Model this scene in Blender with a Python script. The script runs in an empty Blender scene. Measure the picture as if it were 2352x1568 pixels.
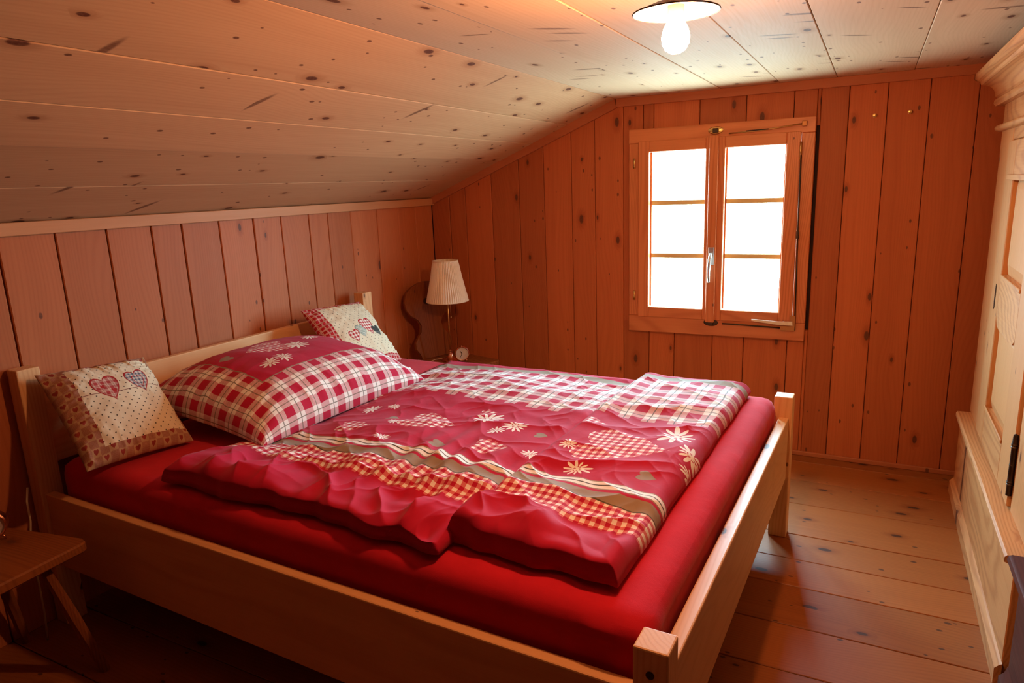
import bpy, bmesh, math, random
import numpy as np
from mathutils import Vector, Matrix, Euler

PI = math.pi
random.seed(7)
C = bpy.context.scene.collection
sc = bpy.context.scene

# ------------------------------------------------------------------ camera
def rodr(w):
    w = np.array(w, float); t = np.linalg.norm(w); k = w / t
    K = np.array([[0, -k[2], k[1]], [k[2], 0, -k[0]], [-k[1], k[0], 0]])
    return np.eye(3) + math.sin(t) * K + (1 - math.cos(t)) * K @ K
RC = rodr((.2274, .4795, .016)) @ np.array([[1, 0, 0], [0, 0, -1], [0, 1, 0]], float)
cam = bpy.data.cameras.new('camera'); cam_o = bpy.data.objects.new('camera', cam); C.objects.link(cam_o)
cam.sensor_fit = 'HORIZONTAL'; cam.sensor_width = 36.0; cam.lens = 36.0 * 1569.5 / 2352
cam.clip_start = .05
M = Matrix(((RC[0][0], -RC[1][0], -RC[2][0], 2.5948), (RC[0][1], -RC[1][1], -RC[2][1], -3.85),
            (RC[0][2], -RC[1][2], -RC[2][2], 1.5007), (0, 0, 0, 1)))
cam_o.matrix_world = M
sc.camera = cam_o

# ------------------------------------------------------------------ world, light, exposure
world = bpy.data.worlds.new('world'); sc.world = world; world.use_nodes = True
wn = world.node_tree; wn.nodes.clear()
wo = wn.nodes.new('ShaderNodeOutputWorld'); wb = wn.nodes.new('ShaderNodeBackground')
# bright overcast sky above the horizon, pale sunlit ground below it
wtc = wn.nodes.new('ShaderNodeTexCoord'); wsp = wn.nodes.new('ShaderNodeSeparateXYZ'); wn.links.new(wtc.outputs['Generated'], wsp.inputs[0])
wmr = wn.nodes.new('ShaderNodeMapRange'); wmr.inputs[1].default_value = -.06; wmr.inputs[2].default_value = .04
wn.links.new(wsp.outputs[2], wmr.inputs[0])
wmx = wn.nodes.new('ShaderNodeMix'); wmx.data_type = 'RGBA'; wn.links.new(wmr.outputs[0], wmx.inputs[0])
wmx.inputs[6].default_value = (.96, 1.50, 1.58, 1); wmx.inputs[7].default_value = (1.50, 2.75, 3.35, 1)
wn.links.new(wmx.outputs[2], wb.inputs[0]); wb.inputs[1].default_value = 20.0
wn.links.new(wb.outputs[0], wo.inputs[0])
BULB = 1050.0
sc.view_settings.view_transform = 'Standard'; sc.view_settings.look = 'None'
sc.view_settings.exposure = 0.0; sc.view_settings.gamma = 1.0; sc.view_settings.use_curve_mapping = False
sc.cycles.max_bounces = 10; sc.cycles.diffuse_bounces = 7; sc.cycles.glossy_bounces = 3
sc.cycles.transparent_max_bounces = 8
sc.cycles.sample_clamp_indirect = 4.0
sc.cycles.use_denoising = True
# portal at the window opening: guides sampling of the daylight, gives off no light of its own
pl = bpy.data.lights.new('window_portal', 'AREA'); pl.shape = 'RECTANGLE'; pl.size = .80; pl.size_y = .95
pl.cycles.is_portal = True
po = bpy.data.objects.new('window_portal', pl); C.objects.link(po)
po.location = (1.838, .052, 1.225); po.rotation_euler = (-PI / 2, 0, 0)

# ------------------------------------------------------------------ node expressions
class S:
    def __init__(s, nt, sock): s.nt = nt; s.k = sock
    def _m(s, op, *a, clamp=False):
        n = s.nt.nodes.new('ShaderNodeMath'); n.operation = op; n.use_clamp = clamp
        for i, x in enumerate((s,) + a):
            if isinstance(x, S): s.nt.links.new(x.k, n.inputs[i])
            else: n.inputs[i].default_value = float(x)
        return S(s.nt, n.outputs[0])
    def __add__(s, o): return s._m('ADD', o)
    __radd__ = __add__
    def __sub__(s, o): return s._m('SUBTRACT', o)
    def __rsub__(s, o): return (s * -1.0) + o
    def __mul__(s, o): return s._m('MULTIPLY', o)
    __rmul__ = __mul__
    def __truediv__(s, o): return s._m('DIVIDE', o)
    def __pow__(s, o): return s._m('POWER', o)
    def __lt__(s, o): return s._m('LESS_THAN', o)
    def __gt__(s, o): return s._m('GREATER_THAN', o)
    def sin(s): return s._m('SINE')
    def cos(s): return s._m('COSINE')
    def abs(s): return s._m('ABSOLUTE')
    def frac(s): return s._m('FRACT')
    def floor(s): return s._m('FLOOR')
    def sqrt(s): return s._m('SQRT')
    def atan2(s, o): return s._m('ARCTAN2', o)
    def max(s, o): return s._m('MAXIMUM', o)
    def min(s, o): return s._m('MINIMUM', o)
    def clamp(s): return s._m('ADD', 0.0, clamp=True)
    def smooth(s, a, b, lo=0., hi=1.):
        n = s.nt.nodes.new('ShaderNodeMapRange'); n.interpolation_type = 'SMOOTHSTEP'
        s.nt.links.new(s.k, n.inputs[0])
        for i, x in enumerate((a, b, lo, hi)):
            if isinstance(x, S): s.nt.links.new(x.k, n.inputs[i + 1])
            else: n.inputs[i + 1].default_value = float(x)
        return S(s.nt, n.outputs[0])

class G:
    """a material under construction"""
    def __init__(g, name):
        g.mat = bpy.data.materials.new(name); g.mat.use_nodes = True; g.nt = g.mat.node_tree; g.nt.nodes.clear()
        g.out = g.nt.nodes.new('ShaderNodeOutputMaterial')
    def node(g, t, **kw):
        n = g.nt.nodes.new(t)
        for k, v in kw.items(): setattr(n, k, v)
        return n
    def coords(g, which='Object'):
        tc = g.node('ShaderNodeTexCoord'); sp = g.node('ShaderNodeSeparateXYZ')
        g.nt.links.new(tc.outputs[which], sp.inputs[0])
        return [S(g.nt, sp.outputs[i]) for i in range(3)]
    def rnd(g):
        return S(g.nt, g.node('ShaderNodeObjectInfo').outputs['Random'])
    def vec(g, a, b=0., c=0.):
        n = g.node('ShaderNodeCombineXYZ')
        for i, x in enumerate((a, b, c)):
            if isinstance(x, S): g.nt.links.new(x.k, n.inputs[i])
            else: n.inputs[i].default_value = float(x)
        return n.outputs[0]
    def noise(g, v, scale=1., detail=2., rough=.5, dist=0.):
        n = g.node('ShaderNodeTexNoise'); g.nt.links.new(v, n.inputs['Vector'])
        n.inputs['Scale'].default_value = scale; n.inputs['Detail'].default_value = detail
        n.inputs['Roughness'].default_value = rough; n.inputs['Distortion'].default_value = dist
        return S(g.nt, n.outputs['Fac'])
    def voro(g, v):
        n = g.node('ShaderNodeTexVoronoi'); n.voronoi_dimensions = '2D'; n.inputs['Scale'].default_value = 1.0
        g.nt.links.new(v, n.inputs['Vector'])
        sp = g.node('ShaderNodeSeparateColor'); g.nt.links.new(n.outputs['Color'], sp.inputs[0])
        return S(g.nt, n.outputs['Distance']), [S(g.nt, sp.outputs[i]) for i in range(3)]
    def mix(g, f, a, b):
        n = g.node('ShaderNodeMix', data_type='RGBA')
        if isinstance(f, S): g.nt.links.new(f.k, n.inputs[0])
        else: n.inputs[0].default_value = f
        for i, x in ((6, a), (7, b)):
            if isinstance(x, tuple): n.inputs[i].default_value = (*x, 1)
            else: g.nt.links.new(x, n.inputs[i])
        return n.outputs[2]
    def scale(g, col, f):
        n = g.node('ShaderNodeMix', data_type='RGBA', blend_type='MULTIPLY'); n.inputs[0].default_value = 1
        if isinstance(col, tuple): n.inputs[6].default_value = (*col, 1)
        else: g.nt.links.new(col, n.inputs[6])
        g.nt.links.new(g.vec(f, f, f), n.inputs[7])
        return n.outputs[2]
    def bsdf(g, col, rough=.5, spec=.5, metal=0., bump=None, strength=.3, dist=.001, **kw):
        p = g.node('ShaderNodeBsdfPrincipled')
        if isinstance(col, tuple): p.inputs['Base Color'].default_value = (*col, 1)
        else: g.nt.links.new(col, p.inputs['Base Color'])
        if isinstance(rough, S): g.nt.links.new(rough.k, p.inputs['Roughness'])
        else: p.inputs['Roughness'].default_value = rough
        p.inputs['Specular IOR Level'].default_value = spec; p.inputs['Metallic'].default_value = metal
        for k, v in kw.items(): p.inputs[k.replace('_', ' ')].default_value = v
        if bump is not None:
            b = g.node('ShaderNodeBump'); b.inputs['Strength'].default_value = strength; b.inputs['Distance'].default_value = dist
            g.nt.links.new(bump.k, b.inputs['Height']); g.nt.links.new(b.outputs[0], p.inputs['Normal'])
        g.nt.links.new(p.outputs[0], g.out.inputs[0])
        return g.mat

def wood(name, light, dark, axis, knot=(.10, .03, .015), rough=.5, spec=.2, var=.35, ring=.35, kd=(.45, .2), kc=(.12, .04, .02),
         spike=0., streak=.5, ringp=.011, grey=None):
    g = G(name); x, y, z = g.coords(); r = g.rnd()
    if axis == 'z': a, b, l = x + y, x - y, z
    elif axis == 'y': a, b, l = x, z, y
    else: a, b, l = y, z, x
    r2 = (r * 91.7).frac(); r3 = (r * 37.3).frac()
    ao = a + r * 53.0; lo = l + r2 * 31.0
    # knots, three sizes
    d1, c1 = g.voro(g.vec(ao * (1 / .14), lo * (1 / .30)))
    rad1 = c1[1] * .060 + .032
    sel1 = c1[0] < kd[0]
    k1 = d1.smooth(rad1 * .75, rad1 * 1.15, 1, 0) * sel1
    halo1 = d1.smooth(rad1 * .9, rad1 * 3.2, 1, 0) * sel1
    d2, c2 = g.voro(g.vec(ao * (1 / .055) + 7.3, lo * (1 / .10)))
    k2 = d2.smooth(c2[1] * .06 + .03, c2[1] * .08 + .06, 1, 0) * (c2[0] < kd[1])
    kn = k1.max(k2 * .9)
    if spike:
        tl = (r2 - .5) * .5; u = ao * .90 + lo * .44; w = lo * .90 - ao * (tl + .44)
        d3, c3 = g.voro(g.vec(u * (1 / .42), w * (1 / .075)))
        k3 = d3.smooth(c3[1] * .05 + .04, c3[1] * .09 + .12, 1, 0) * (c3[0] < spike)
        kn = kn.max(k3 * .8)
    # growth rings cut by the board's face
    wob = g.noise(g.vec(ao * 1.5, b * 2, lo * .55), 1., 2.) - .5
    fine = g.noise(g.vec(ao * 14, b * 14, lo * 1.6), 1., 2.) - .5
    cx = a * .9 + (r3 - .5) * .12 + wob * .30 + fine * .012
    rr = ((cx * cx) + .0016).sqrt() + halo1 * .018 + wob * .05
    rg = ((rr * (2 * PI / ringp)).sin() * .5 + .5) ** 2.2
    fib = g.noise(g.vec(ao * 210, b * 210, lo * 5), 1., 1.)
    stk = g.noise(g.vec(ao * 17, b * 9, lo * .7), 1., 2.5, .6)
    blot = g.noise(g.vec(ao * 3, b * 3, lo * 1.3), 1., 2.)
    t = ((stk - .3) * streak + rg * ring + (fib - .5) * .30 + (blot - .45) * .35).clamp()
    col = g.mix(t, light, dark)
    if grey: col = g.mix((r2 > .72) * .55, col, grey)
    col = g.scale(col, (r - .5) * var + 1.0)
    col = g.mix(halo1 * .45, col, (dark[0] * .75, dark[1] * .6, dark[2] * .5))
    kn_in = g.noise(g.vec(ao * 260, b * 100, lo * 110), 1., 2.)
    col = g.mix(kn * (kn_in * .5 + .68).clamp(), col, kc)
    hgt = fib * .35 + rg * .5 * ring - kn * .2
    return g.bsdf(col, rough=(fib * .14 + rough - .07), spec=spec, bump=hgt, strength=.22, dist=.0008)

def plain(name, col, rough=.5, metal=0., spec=.5, **kw):
    g = G(name); x, y, z = g.coords(); n = g.noise(g.vec(x, y, z), 60., 3.)
    return g.bsdf(g.scale(col, n * .3 + .85), rough=n * .2 + rough - .1, metal=metal, spec=spec, bump=n, strength=.08, dist=.0005, **kw)

# shared print motifs --------------------------------------------------------
def heart(u, v, cu, cv, size, up):
    """1 inside a heart centred at (cu, cv); up is the angle of its lobes' direction"""
    c, s_ = math.cos(up), math.sin(up)
    du = (u - cu) * (1 / size); dv = (v - cv) * (1 / size)
    Y = du * c + dv * s_; X = du * (-s_) + dv * c
    w = Y * 1.08 - (X.abs() ** .52) * .84 + .18
    return (X * X + w * w) < 1.0
def flower(g, u, v, cu, cv, R, ph=0., n=11):
    """edelweiss: (petal mask, outline mask)"""
    du = (u - cu); dv = (v - cv)
    r = (du * du + dv * dv).sqrt() * (1 / R); a = dv.atan2(du) + ph
    lobe = (a * (n / 2)).cos().abs()
    irr = (a * 2.0 + cu * 40).sin() * .14 + (a * 3.0 + cv * 70).sin() * .1
    m = r < ((lobe ** 1.5) * .70 + .30 + irr)
    ring = (r - .27).abs() < .035
    dots = ((a * 3.0).cos() > .55) * ((r - .17).abs() < .05)
    return m, (ring * ((a * 6).cos() > -.4)).max(dots * .7)
def gingham(g, u, v, p, red, white, mid):
    a = (u * (1 / p)).frac() > .5; b = (v * (1 / p)).frac() > .5
    c = g.mix(a, g.mix(b, white, mid), g.mix(b, mid, red))
    return c
def plaid(g, u, v, p, red, white, mid, line):
    a = (u * (1 / p)).frac(); b = (v * (1 / p)).frac()
    A = a > .5; B = b > .5
    tw = ((u + v) * (1 / .0036)).frac() > .5
    pk = g.mix(tw * .6 + .15, red, white)
    c = g.mix(A, g.mix(B, white, pk), g.mix(B, pk, red))
    ln = ((a - .25).abs() < .024).max((b - .25).abs() < .024)
    return g.mix(ln * .8, c, line)

RED = (.44, .007, .036); WHITE = (.84, .76, .70); PINK = (.62, .16, .17); TAUPE = (.30, .215, .15)

def cloth_finish(g, col, u, v, rough=.85, sheen=.06):
    w = g.noise(g.vec(u * 900, v * 900), 1., 1.); w2 = g.noise(g.vec(u * 9, v * 9), 1., 3.); w3 = g.noise(g.vec(u * 45, v * 45), 1., 3.)
    col = g.scale(col, w2 * .22 + .90)
    return g.bsdf(col, rough=rough, spec=.15, bump=w * .12 + w3 * .5 + w2 * 1.2, strength=.35, dist=.003, Sheen_Weight=sheen, Sheen_Roughness=.5)

def duvet_mat():
    g = G('duvet_cover_print'); u, v, _ = g.coords('UV')
    col = g.mix(0., RED, RED)
    gin = gingham(g, u, v, .026, RED, WHITE, PINK)
    pl_ = plaid(g, u, v, .094, RED, WHITE, PINK, (.12, .10, .09))
    # bands across the cover
    def band(lo, hi): return (v > lo) * (v < hi)
    col = g.mix(band(.305, .425), col, gin)
    col = g.mix(band(.425, .472), col, TAUPE)
    col = g.mix(band(.488, .526), col, WHITE)
    col = g.mix(((v - .507).abs() < .0028), col, (.10, .075, .05))
    col = g.mix(((v - .487).abs() < .0025), col, TAUPE); col = g.mix(((v - .527).abs() < .0025), col, TAUPE)
    col = g.mix(((v - .428).abs() < .002), col, (.10, .075, .05))
    col = g.mix(band(1.095, 1.60), col, pl_)
    col = g.mix(band(1.60, 1.645), col, TAUPE)
    hm = None
    up = PI
    for (cu, cv, s_) in [(1.20, .79, .098), (1.53, .655, .055), (.965, .64, .055), (.70, .93, .075), (1.925, .80, .130), (1.745, .985, .045), (1.32, .99, .03)]:
        h = heart(u, v, cu, cv, s_, up + (.25 if s_ < .06 else 0)); hm = h if hm is None else hm.max(h)
    col = g.mix(hm, col, gin)
    tm = None
    for (cu, cv, s_) in [(.745, .63, .022), (1.03, .775, .026), (1.36, .59, .027), (2.06, .62, .026), (1.62, .83, .022)]:
        h = heart(u, v, cu, cv, s_, up); tm = h if tm is None else tm.max(h)
    col = g.mix(tm, col, TAUPE)
    fm = om = None
    for i, (cu, cv, R) in enumerate([(.70, 1.03, .062), (.85, .86, .042), (.93, .90, .026), (1.07, .72, .026), (1.14, .575, .030), (1.355, .915, .062),
                      (1.50, .865, .046), (1.455, .80, .034), (2.04, .955, .068), (2.125, .83, .05), (2.15, .75, .034), (1.86, .585, .04),
                      (1.75, .75, .03), (1.66, .66, .03)]):
        m, o = flower(g, u, v, cu, cv, R, i * .7)
        fm = m if fm is None else fm.max(m); om = o * m if om is None else om.max(o * m)
    col = g.mix(fm, col, (.84, .78, .72)); col = g.mix(om, col, RED)
    return cloth_finish(g, col, u, v)

def pillow_mat():
    g = G('pillow_cover_print'); u, v, _ = g.coords('UV')   # u toward the foot, v toward the window, metres
    col = g.mix(0., RED, RED)
    gin = gingham(g, u, v, .022, RED, WHITE, PINK)
    hm = heart(u, v, .30, .40, .10, PI * .5); col = g.mix(hm, col, gin)
    col = g.mix(heart(u, v, .27, .22, .028, PI * .5), col, TAUPE)
    fm = om = None
    for i, (cu, cv, R) in enumerate([(.375, .52, .055), (.47, .36, .042), (.475, .285, .042), (.30, .66, .04)]):
        m, o = flower(g, u, v, cu, cv, R, i * .9)
        fm = m if fm is None else fm.max(m); om = o * m if om is None else om.max(o * m)
    col = g.mix(fm, col, (.80, .70, .60)); col = g.mix(om, col, RED)
    ins = ((u - .29).abs() < .275) * ((v - .475).abs() < .305)
    edge = ((u - .29).abs() < .281) * ((v - .475).abs() < .311)
    pl_ = plaid(g, u, v, .088, RED, WHITE, PINK, (.14, .11, .07))
    col = g.mix(ins, g.mix(edge, pl_, TAUPE), col)
    return cloth_finish(g, col, u, v, sheen=.06)

def cushion_mat(kind):
    g = G('cushion_print_' + kind); u, v, _ = g.coords('UV')   # 0..1, v up
    cream = (.72, .60, .42)
    p = .075
    row = (v * (1 / (p * .5))).floor(); sh = (row * .5).frac() 
    cu = ((u * (1 / p)) + sh).frac() - .5; cv = (v * (2 / p)).frac() - .5
    hx = cu * p; hy = cv * (p * .5)
    if kind == 'hearts':
        dot = heart(hx, hy, 0, 0, .0065, PI / 2)
        B = (.27, .04, .03); L = (.44, .26, .14)
        col = g.mix(dot, cream, (.05, .03, .02))
        # embroidered hearts and their string
        h1 = heart(u, v, .43, .63, .125, PI / 2 + .12); h1b = heart(u, v, .43, .63, .112, PI / 2 + .12)
        st = ((v - .60 - (u * 9).sin() * .015).abs() < .003) * ((u > .16)) * (u < .93)
        col = g.mix(st, col, (.2, .06, .05))
        pa = plaid(g, u, v, .06, (.38, .05, .05), (.62, .42, .34), (.5, .2, .16), (.2, .03, .03))
        col = g.mix(h1, col, (.36, .02, .02)); col = g.mix(h1b, col, pa)
        col = g.mix(heart(u, v, .39, .66, .022, PI / 2), col, (.36, .02, .02)); col = g.mix(heart(u, v, .47, .60, .025, PI / 2), col, (.36, .02, .02))
        h2 = heart(u, v, .74, .66, .112, PI / 2 + .15); h2b = heart(u, v, .74, .66, .100, PI / 2 + .15); h2c = heart(u, v, .74, .66, .06, PI / 2 + .15)
        pb = plaid(g, u, v, .036, (.10, .11, .15), (.72, .66, .58), (.42, .40, .42), (.3, .04, .04))
        col = g.mix(h2, col, (.36, .02, .02)); col = g.mix(h2b, col, pb)
        col = g.mix(h2c * (heart(u, v, .74, .66, .052, PI / 2 + .15) * -1. + 1.), col, (.36, .02, .02))
        # patchwork border with little hearts
        bp = .07
        ck = ((u * (1 / bp)).floor() + (v * (1 / bp)).floor()) * .5
        chk = ck.frac() > .25
        hb = heart((u * (1 / bp)).frac() * bp - bp / 2, (v * (1 / bp)).frac() * bp - bp / 2, 0, 0, .021, PI / 2)
        ln = (((u * (1 / .012)).frac() > .6).max((v * (1 / .012)).frac() > .6)) * .35
        bc = g.mix(chk, g.mix(hb, L, B), g.mix(ln, (.36, .18, .11), B))
        ins = ((u > .185) * (u < .965)) * ((v > .125) * (v < .945))
        col = g.mix(ins, bc, col)
    else:
        dd = (hx * hx + hy * hy).sqrt() < .0052
        col = g.mix(dd, cream, (.04, .03, .03))
        red = (.42, .015, .02)
        pr = plaid(g, u, v, .045, red, (.8, .68, .6), (.55, .12, .12), (.75, .6, .5))
        pg = gingham(g, u, v, .02, (.22, .25, .20), (.60, .62, .52), (.4, .42, .36))
        for (a, b, s_, edge, fill) in [(.51, .45, .085, (.25, .27, .22), pg), (.66, .50, .115, red, pr), (.37, .40, .082, red, pr)]:
            col = g.mix(heart(u, v, a, b, s_, PI / 2 + .1), col, edge); col = g.mix(heart(u, v, a, b, s_ * .88, PI / 2 + .1), col, fill)
        dk = heart(u, v, .79, .43, .075, PI / 2 + .1)
        col = g.mix(dk, col, (.05, .055, .05)); col = g.mix(dk * ((((v * 60).frac()) > .85) * (v < .42)), col, (.5, .5, .45))
        w1 = ((u * (1 / .055)).frac() - .2).abs() < .05; w1b = ((u * (1 / .055)).frac() - .38).abs() < .05
        w2 = ((v * (1 / .055)).frac() - .2).abs() < .05; w2b = ((v * (1 / .055)).frac() - .38).abs() < .05
        bc = g.mix(w1.max(w1b).max(w2).max(w2b) * .75, red, (.72, .55, .48))
        ins = ((u > .16) * (u < .975)) * ((v > .10) * (v < .93))
        col = g.mix(ins, bc, col)
    return cloth_finish(g, col, u * .4, v * .4, sheen=.04)

def sheet_mat():
    g = G('red_jersey_sheet'); x, y, z = g.coords()
    n = g.noise(g.vec(x, y, z), 14., 4.); f = g.noise(g.vec(x, y, z), 420., 2.)
    col = g.scale((.54, .012, .026), n * .3 + .85)
    return g.bsdf(col, rough=.9, spec=.12, bump=n * 2 + f * .25, strength=.3, dist=.003, Sheen_Weight=.10, Sheen_Roughness=.4)

W_LEFT = wood('wall_boards_left', (.50, .150, .055), (.35, .088, .028), 'z', var=.26, ring=.22, kd=(.16, .06), spec=.15)
W_BACK = wood('wall_boards_window', (.49, .130, .043), (.31, .068, .020), 'z', var=.30, ring=.16, kd=(.20, .10), rough=.5, spec=.12, streak=.7)
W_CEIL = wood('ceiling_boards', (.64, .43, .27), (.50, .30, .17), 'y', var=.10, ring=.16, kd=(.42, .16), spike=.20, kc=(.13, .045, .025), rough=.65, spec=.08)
W_SLOPE = wood('pitched_ceiling_boards', (.58, .33, .175), (.43, .205, .095), 'y', var=.16, ring=.16, kd=(.44, .16), spike=.12, kc=(.11, .035, .02), rough=.65, spec=.08)  # warmer board tone, deepened to put the slope's dimmer light into it
W_FLOOR = wood('floor_boards', (.36, .110, .026), (.22, .056, .012), 'x', var=.25, ring=.25, kd=(.42, .2), rough=.42, spec=.28, kc=(.06, .022, .012))
W_TRIMY = wood('trim_wood_y', (.56, .25, .11), (.40, .15, .06), 'y', var=.1, kd=(.1, .35), ring=.2)
W_TRIMX = wood('trim_wood_x', (.48, .15, .06), (.33, .085, .03), 'x', var=.1, kd=(.1, .2), ring=.2)
W_BEDX_SHADED = wood('bed_pine_shaded_x', (.70, .36, .155), (.54, .235, .09), 'x', var=.06, kd=(.10, .03), ring=.30, streak=.35, rough=.4)  # bed pine darkened to put the side rails' shade into the colour
W_BEDY = wood('bed_pine_y', (.78, .44, .21), (.64, .30, .125), 'y', var=.06, kd=(.14, .03), ring=.30, streak=.35, rough=.4)
W_BEDZ = wood('bed_pine_z', (.78, .44, .21), (.64, .30, .125), 'z', var=.06, kd=(.10, .03), ring=.45, streak=.35, rough=.4, ringp=.014)
W_WINX = wood('window_wood_x', (.64, .21, .075), (.42, .11, .035), 'x', var=.08, kd=(.05, .03), ring=.45, rough=.35)
W_WINZ = wood('window_wood_z', (.64, .21, .075), (.42, .11, .035), 'z', var=.08, kd=(.05, .03), ring=.45, rough=.35)
W_MUNT_FLARE = wood('muntin_wood_flare_x', (.70, .52, .24), (.52, .36, .14), 'x', var=.05, kd=(.02, .02), ring=.3)  # paled to put the window flare into the muntins' colour
W_CABZ = wood('wardrobe_pine_z', (.66, .32, .125), (.56, .23, .075), 'z', var=.10, kd=(.16, .05), ring=.40, rough=.5, ringp=.013)
W_CABY = wood('wardrobe_pine_y', (.66, .32, .125), (.46, .18, .06), 'y', var=.08, kd=(.14, .05), ring=.55, rough=.5, ringp=.010)
W_CHAIR = wood('chair_walnut', (.24, .070, .020), (.12, .030, .009), 'z', var=.1, kd=(.1, .03), ring=.4, rough=.5, spec=.12)
W_CHAIRX = wood('chair_seat_wood', (.28, .085, .022), (.15, .040, .011), 'x', var=.1, kd=(.2, .05), ring=.4, rough=.45, spec=.2)
W_DARK = wood('dark_chest_wood', (.10, .022, .012), (.045, .010, .006), 'y', var=.05, kd=(.03, .01), ring=.3, rough=.5, spec=.15)
W_BACKING = plain('backing_boards', (.035, .012, .006), .9)
BRASSD = plain('dull_brass', (.42, .18, .06), .5, .7); BRASS = plain('aged_brass', (.62, .36, .13), .32, 1.); DARKMETAL = plain('dark_iron', (.06, .035, .022), .45, .8)
CHROME = plain('satin_steel', (.50, .48, .45), .38, 1.); COPPER = plain('copper_case', (.80, .40, .26), .25, 1.)
BONE = plain('pale_nylon', (.72, .58, .42), .5)
CABLE = plain('cream_cable', (.55, .40, .26), .5)
SHEET = sheet_mat()

def glass_mat():
    g = G('window_glass'); t = g.node('ShaderNodeBsdfTransparent'); gl = g.node('ShaderNodeBsdfGlossy')
    gl.inputs['Roughness'].default_value = .02; fr = g.node('ShaderNodeFresnel')
    back = S(g.nt, g.node('ShaderNodeNewGeometry').outputs['Backfacing'])      # same thin pane from either side
    g.nt.links.new((back * (1 / 1.45 - 1.45) + 1.45).k, fr.inputs[0])
    mx = g.node('ShaderNodeMixShader'); g.nt.links.new(fr.outputs[0], mx.inputs[0]); g.nt.links.new(t.outputs[0], mx.inputs[1])
    g.nt.links.new(gl.outputs[0], mx.inputs[2]); g.nt.links.new(mx.outputs[0], g.out.inputs[0]); return g.mat
GLASS = glass_mat()
def emit_mat(name, col, k):
    g = G(name); e = g.node('ShaderNodeEmission'); e.inputs[0].default_value = (*col, 1); e.inputs[1].default_value = k
    g.nt.links.new(e.outputs[0], g.out.inputs[0]); return g.mat

# ------------------------------------------------------------------ mesh helpers
def link(name, me, mat, parent=None, loc=(0, 0, 0), smooth=False):
    o = bpy.data.objects.new(name, me); C.objects.link(o); o.location = loc
    if mat: me.materials.append(mat)
    if parent is not None: o.parent = parent
    if smooth:
        for p in me.polygons: p.use_smooth = True
    return o
def from_bm(name, bm, mat, parent=None, loc=(0, 0, 0), smooth=False, angle=None):
    me = bpy.data.meshes.new(name); bmesh.ops.recalc_face_normals(bm, faces=bm.faces[:]); bm.to_mesh(me); bm.free()
    o = link(name, me, mat, parent, loc, smooth or angle is not None)
    if angle is not None:
        me.set_sharp_from_angle(angle=math.radians(angle))
    return o
def box_bm(x0, x1, y0, y1, z0, z1, bev=0., seg=1, bm=None):
    nb = bmesh.new()
    vs = [nb.verts.new((x, y, z)) for x in (x0, x1) for y in (y0, y1) for z in (z0, z1)]
    for f in ((0, 1, 3, 2), (4, 6, 7, 5), (0, 4, 5, 1), (2, 3, 7, 6), (0, 2, 6, 4), (1, 5, 7, 3)): nb.faces.new([vs[i] for i in f])
    if bev: bmesh.ops.bevel(nb, geom=nb.edges[:], offset=bev, segments=seg, affect='EDGES', profile=.5)
    if bm is None: return nb
    me = bpy.data.meshes.new('t'); nb.to_mesh(me); nb.free(); bm.from_mesh(me); bpy.data.meshes.remove(me); return bm
def box(name, x0, x1, y0, y1, z0, z1, mat, parent=None, bev=.002, seg=1, origin=None):
    if origin is None: origin = (0, 0, 0) if parent is not None else ((x0 + x1) / 2, (y0 + y1) / 2, z0)
    ox, oy, oz = origin
    bm = box_bm(x0 - ox, x1 - ox, y0 - oy, y1 - oy, z0 - oz, z1 - oz, bev, seg)
    return from_bm(name, bm, mat, parent, origin)
def prism(pts, lo, hi, axis, bev=0.):
    """polygon pts in the plane normal to axis, extruded lo..hi"""
    bm = bmesh.new()
    def P(p, t): return {'x': (t, p[0], p[1]), 'y': (p[0], t, p[1]), 'z': (p[0], p[1], t)}[axis]
    A = [bm.verts.new(P(p, lo)) for p in pts]; B = [bm.verts.new(P(p, hi)) for p in pts]
    bm.faces.new(A); bm.faces.new(B[::-1]); n = len(pts)
    for i in range(n): bm.faces.new((A[i], A[(i + 1) % n], B[(i + 1) % n], B[i]))
    if bev: bmesh.ops.bevel(bm, geom=bm.edges[:], offset=bev, segments=1, affect='EDGES')
    return bm
def lathe(prof, n=32, center=(0, 0, 0), bm=None):
    bm = bm or bmesh.new(); rings = []
    for r, z in prof:
        if r < 1e-6: rings.append([bm.verts.new((center[0], center[1], center[2] + z))])
        else: rings.append([bm.verts.new((center[0] + r * math.cos(2 * PI * i / n), center[1] + r * math.sin(2 * PI * i / n), center[2] + z)) for i in range(n)])
    for A, B in zip(rings, rings[1:]):
        for i in range(n):
            j = (i + 1) % n
            if len(A) == 1 and len(B) == 1: continue
            if len(A) == 1: bm.faces.new((A[0], B[i], B[j]))
            elif len(B) == 1: bm.faces.new((A[i], B[0], A[j]))
            else: bm.faces.new((A[i], B[i], B[j], A[j]))
    return bm
def tube_bm(pts, r, n=10, bm=None, radii=None):
    bm = bm or bmesh.new(); pts = [Vector(p) for p in pts]; prev = None; up = Vector((0, 0, 1))
    rings = []
    for i, p in enumerate(pts):
        t = (pts[min(i + 1, len(pts) - 1)] - pts[max(i - 1, 0)]).normalized()
        a = t.cross(up if abs(t.dot(up)) < .95 else Vector((1, 0, 0))).normalized() if prev is None else (prev - t * prev.dot(t)).normalized()
        prev = a; b = t.cross(a); rr = radii[i] if radii else r
        rings.append([bm.verts.new(p + (a * math.cos(2 * PI * k / n) + b * math.sin(2 * PI * k / n)) * rr) for k in range(n)])
    for A, B in zip(rings, rings[1:]):
        for k in range(n): bm.faces.new((A[k], A[(k + 1) % n], B[(k + 1) % n], B[k]))
    bm.faces.new(rings[0][::-1]); bm.faces.new(rings[-1])
    return bm
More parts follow.
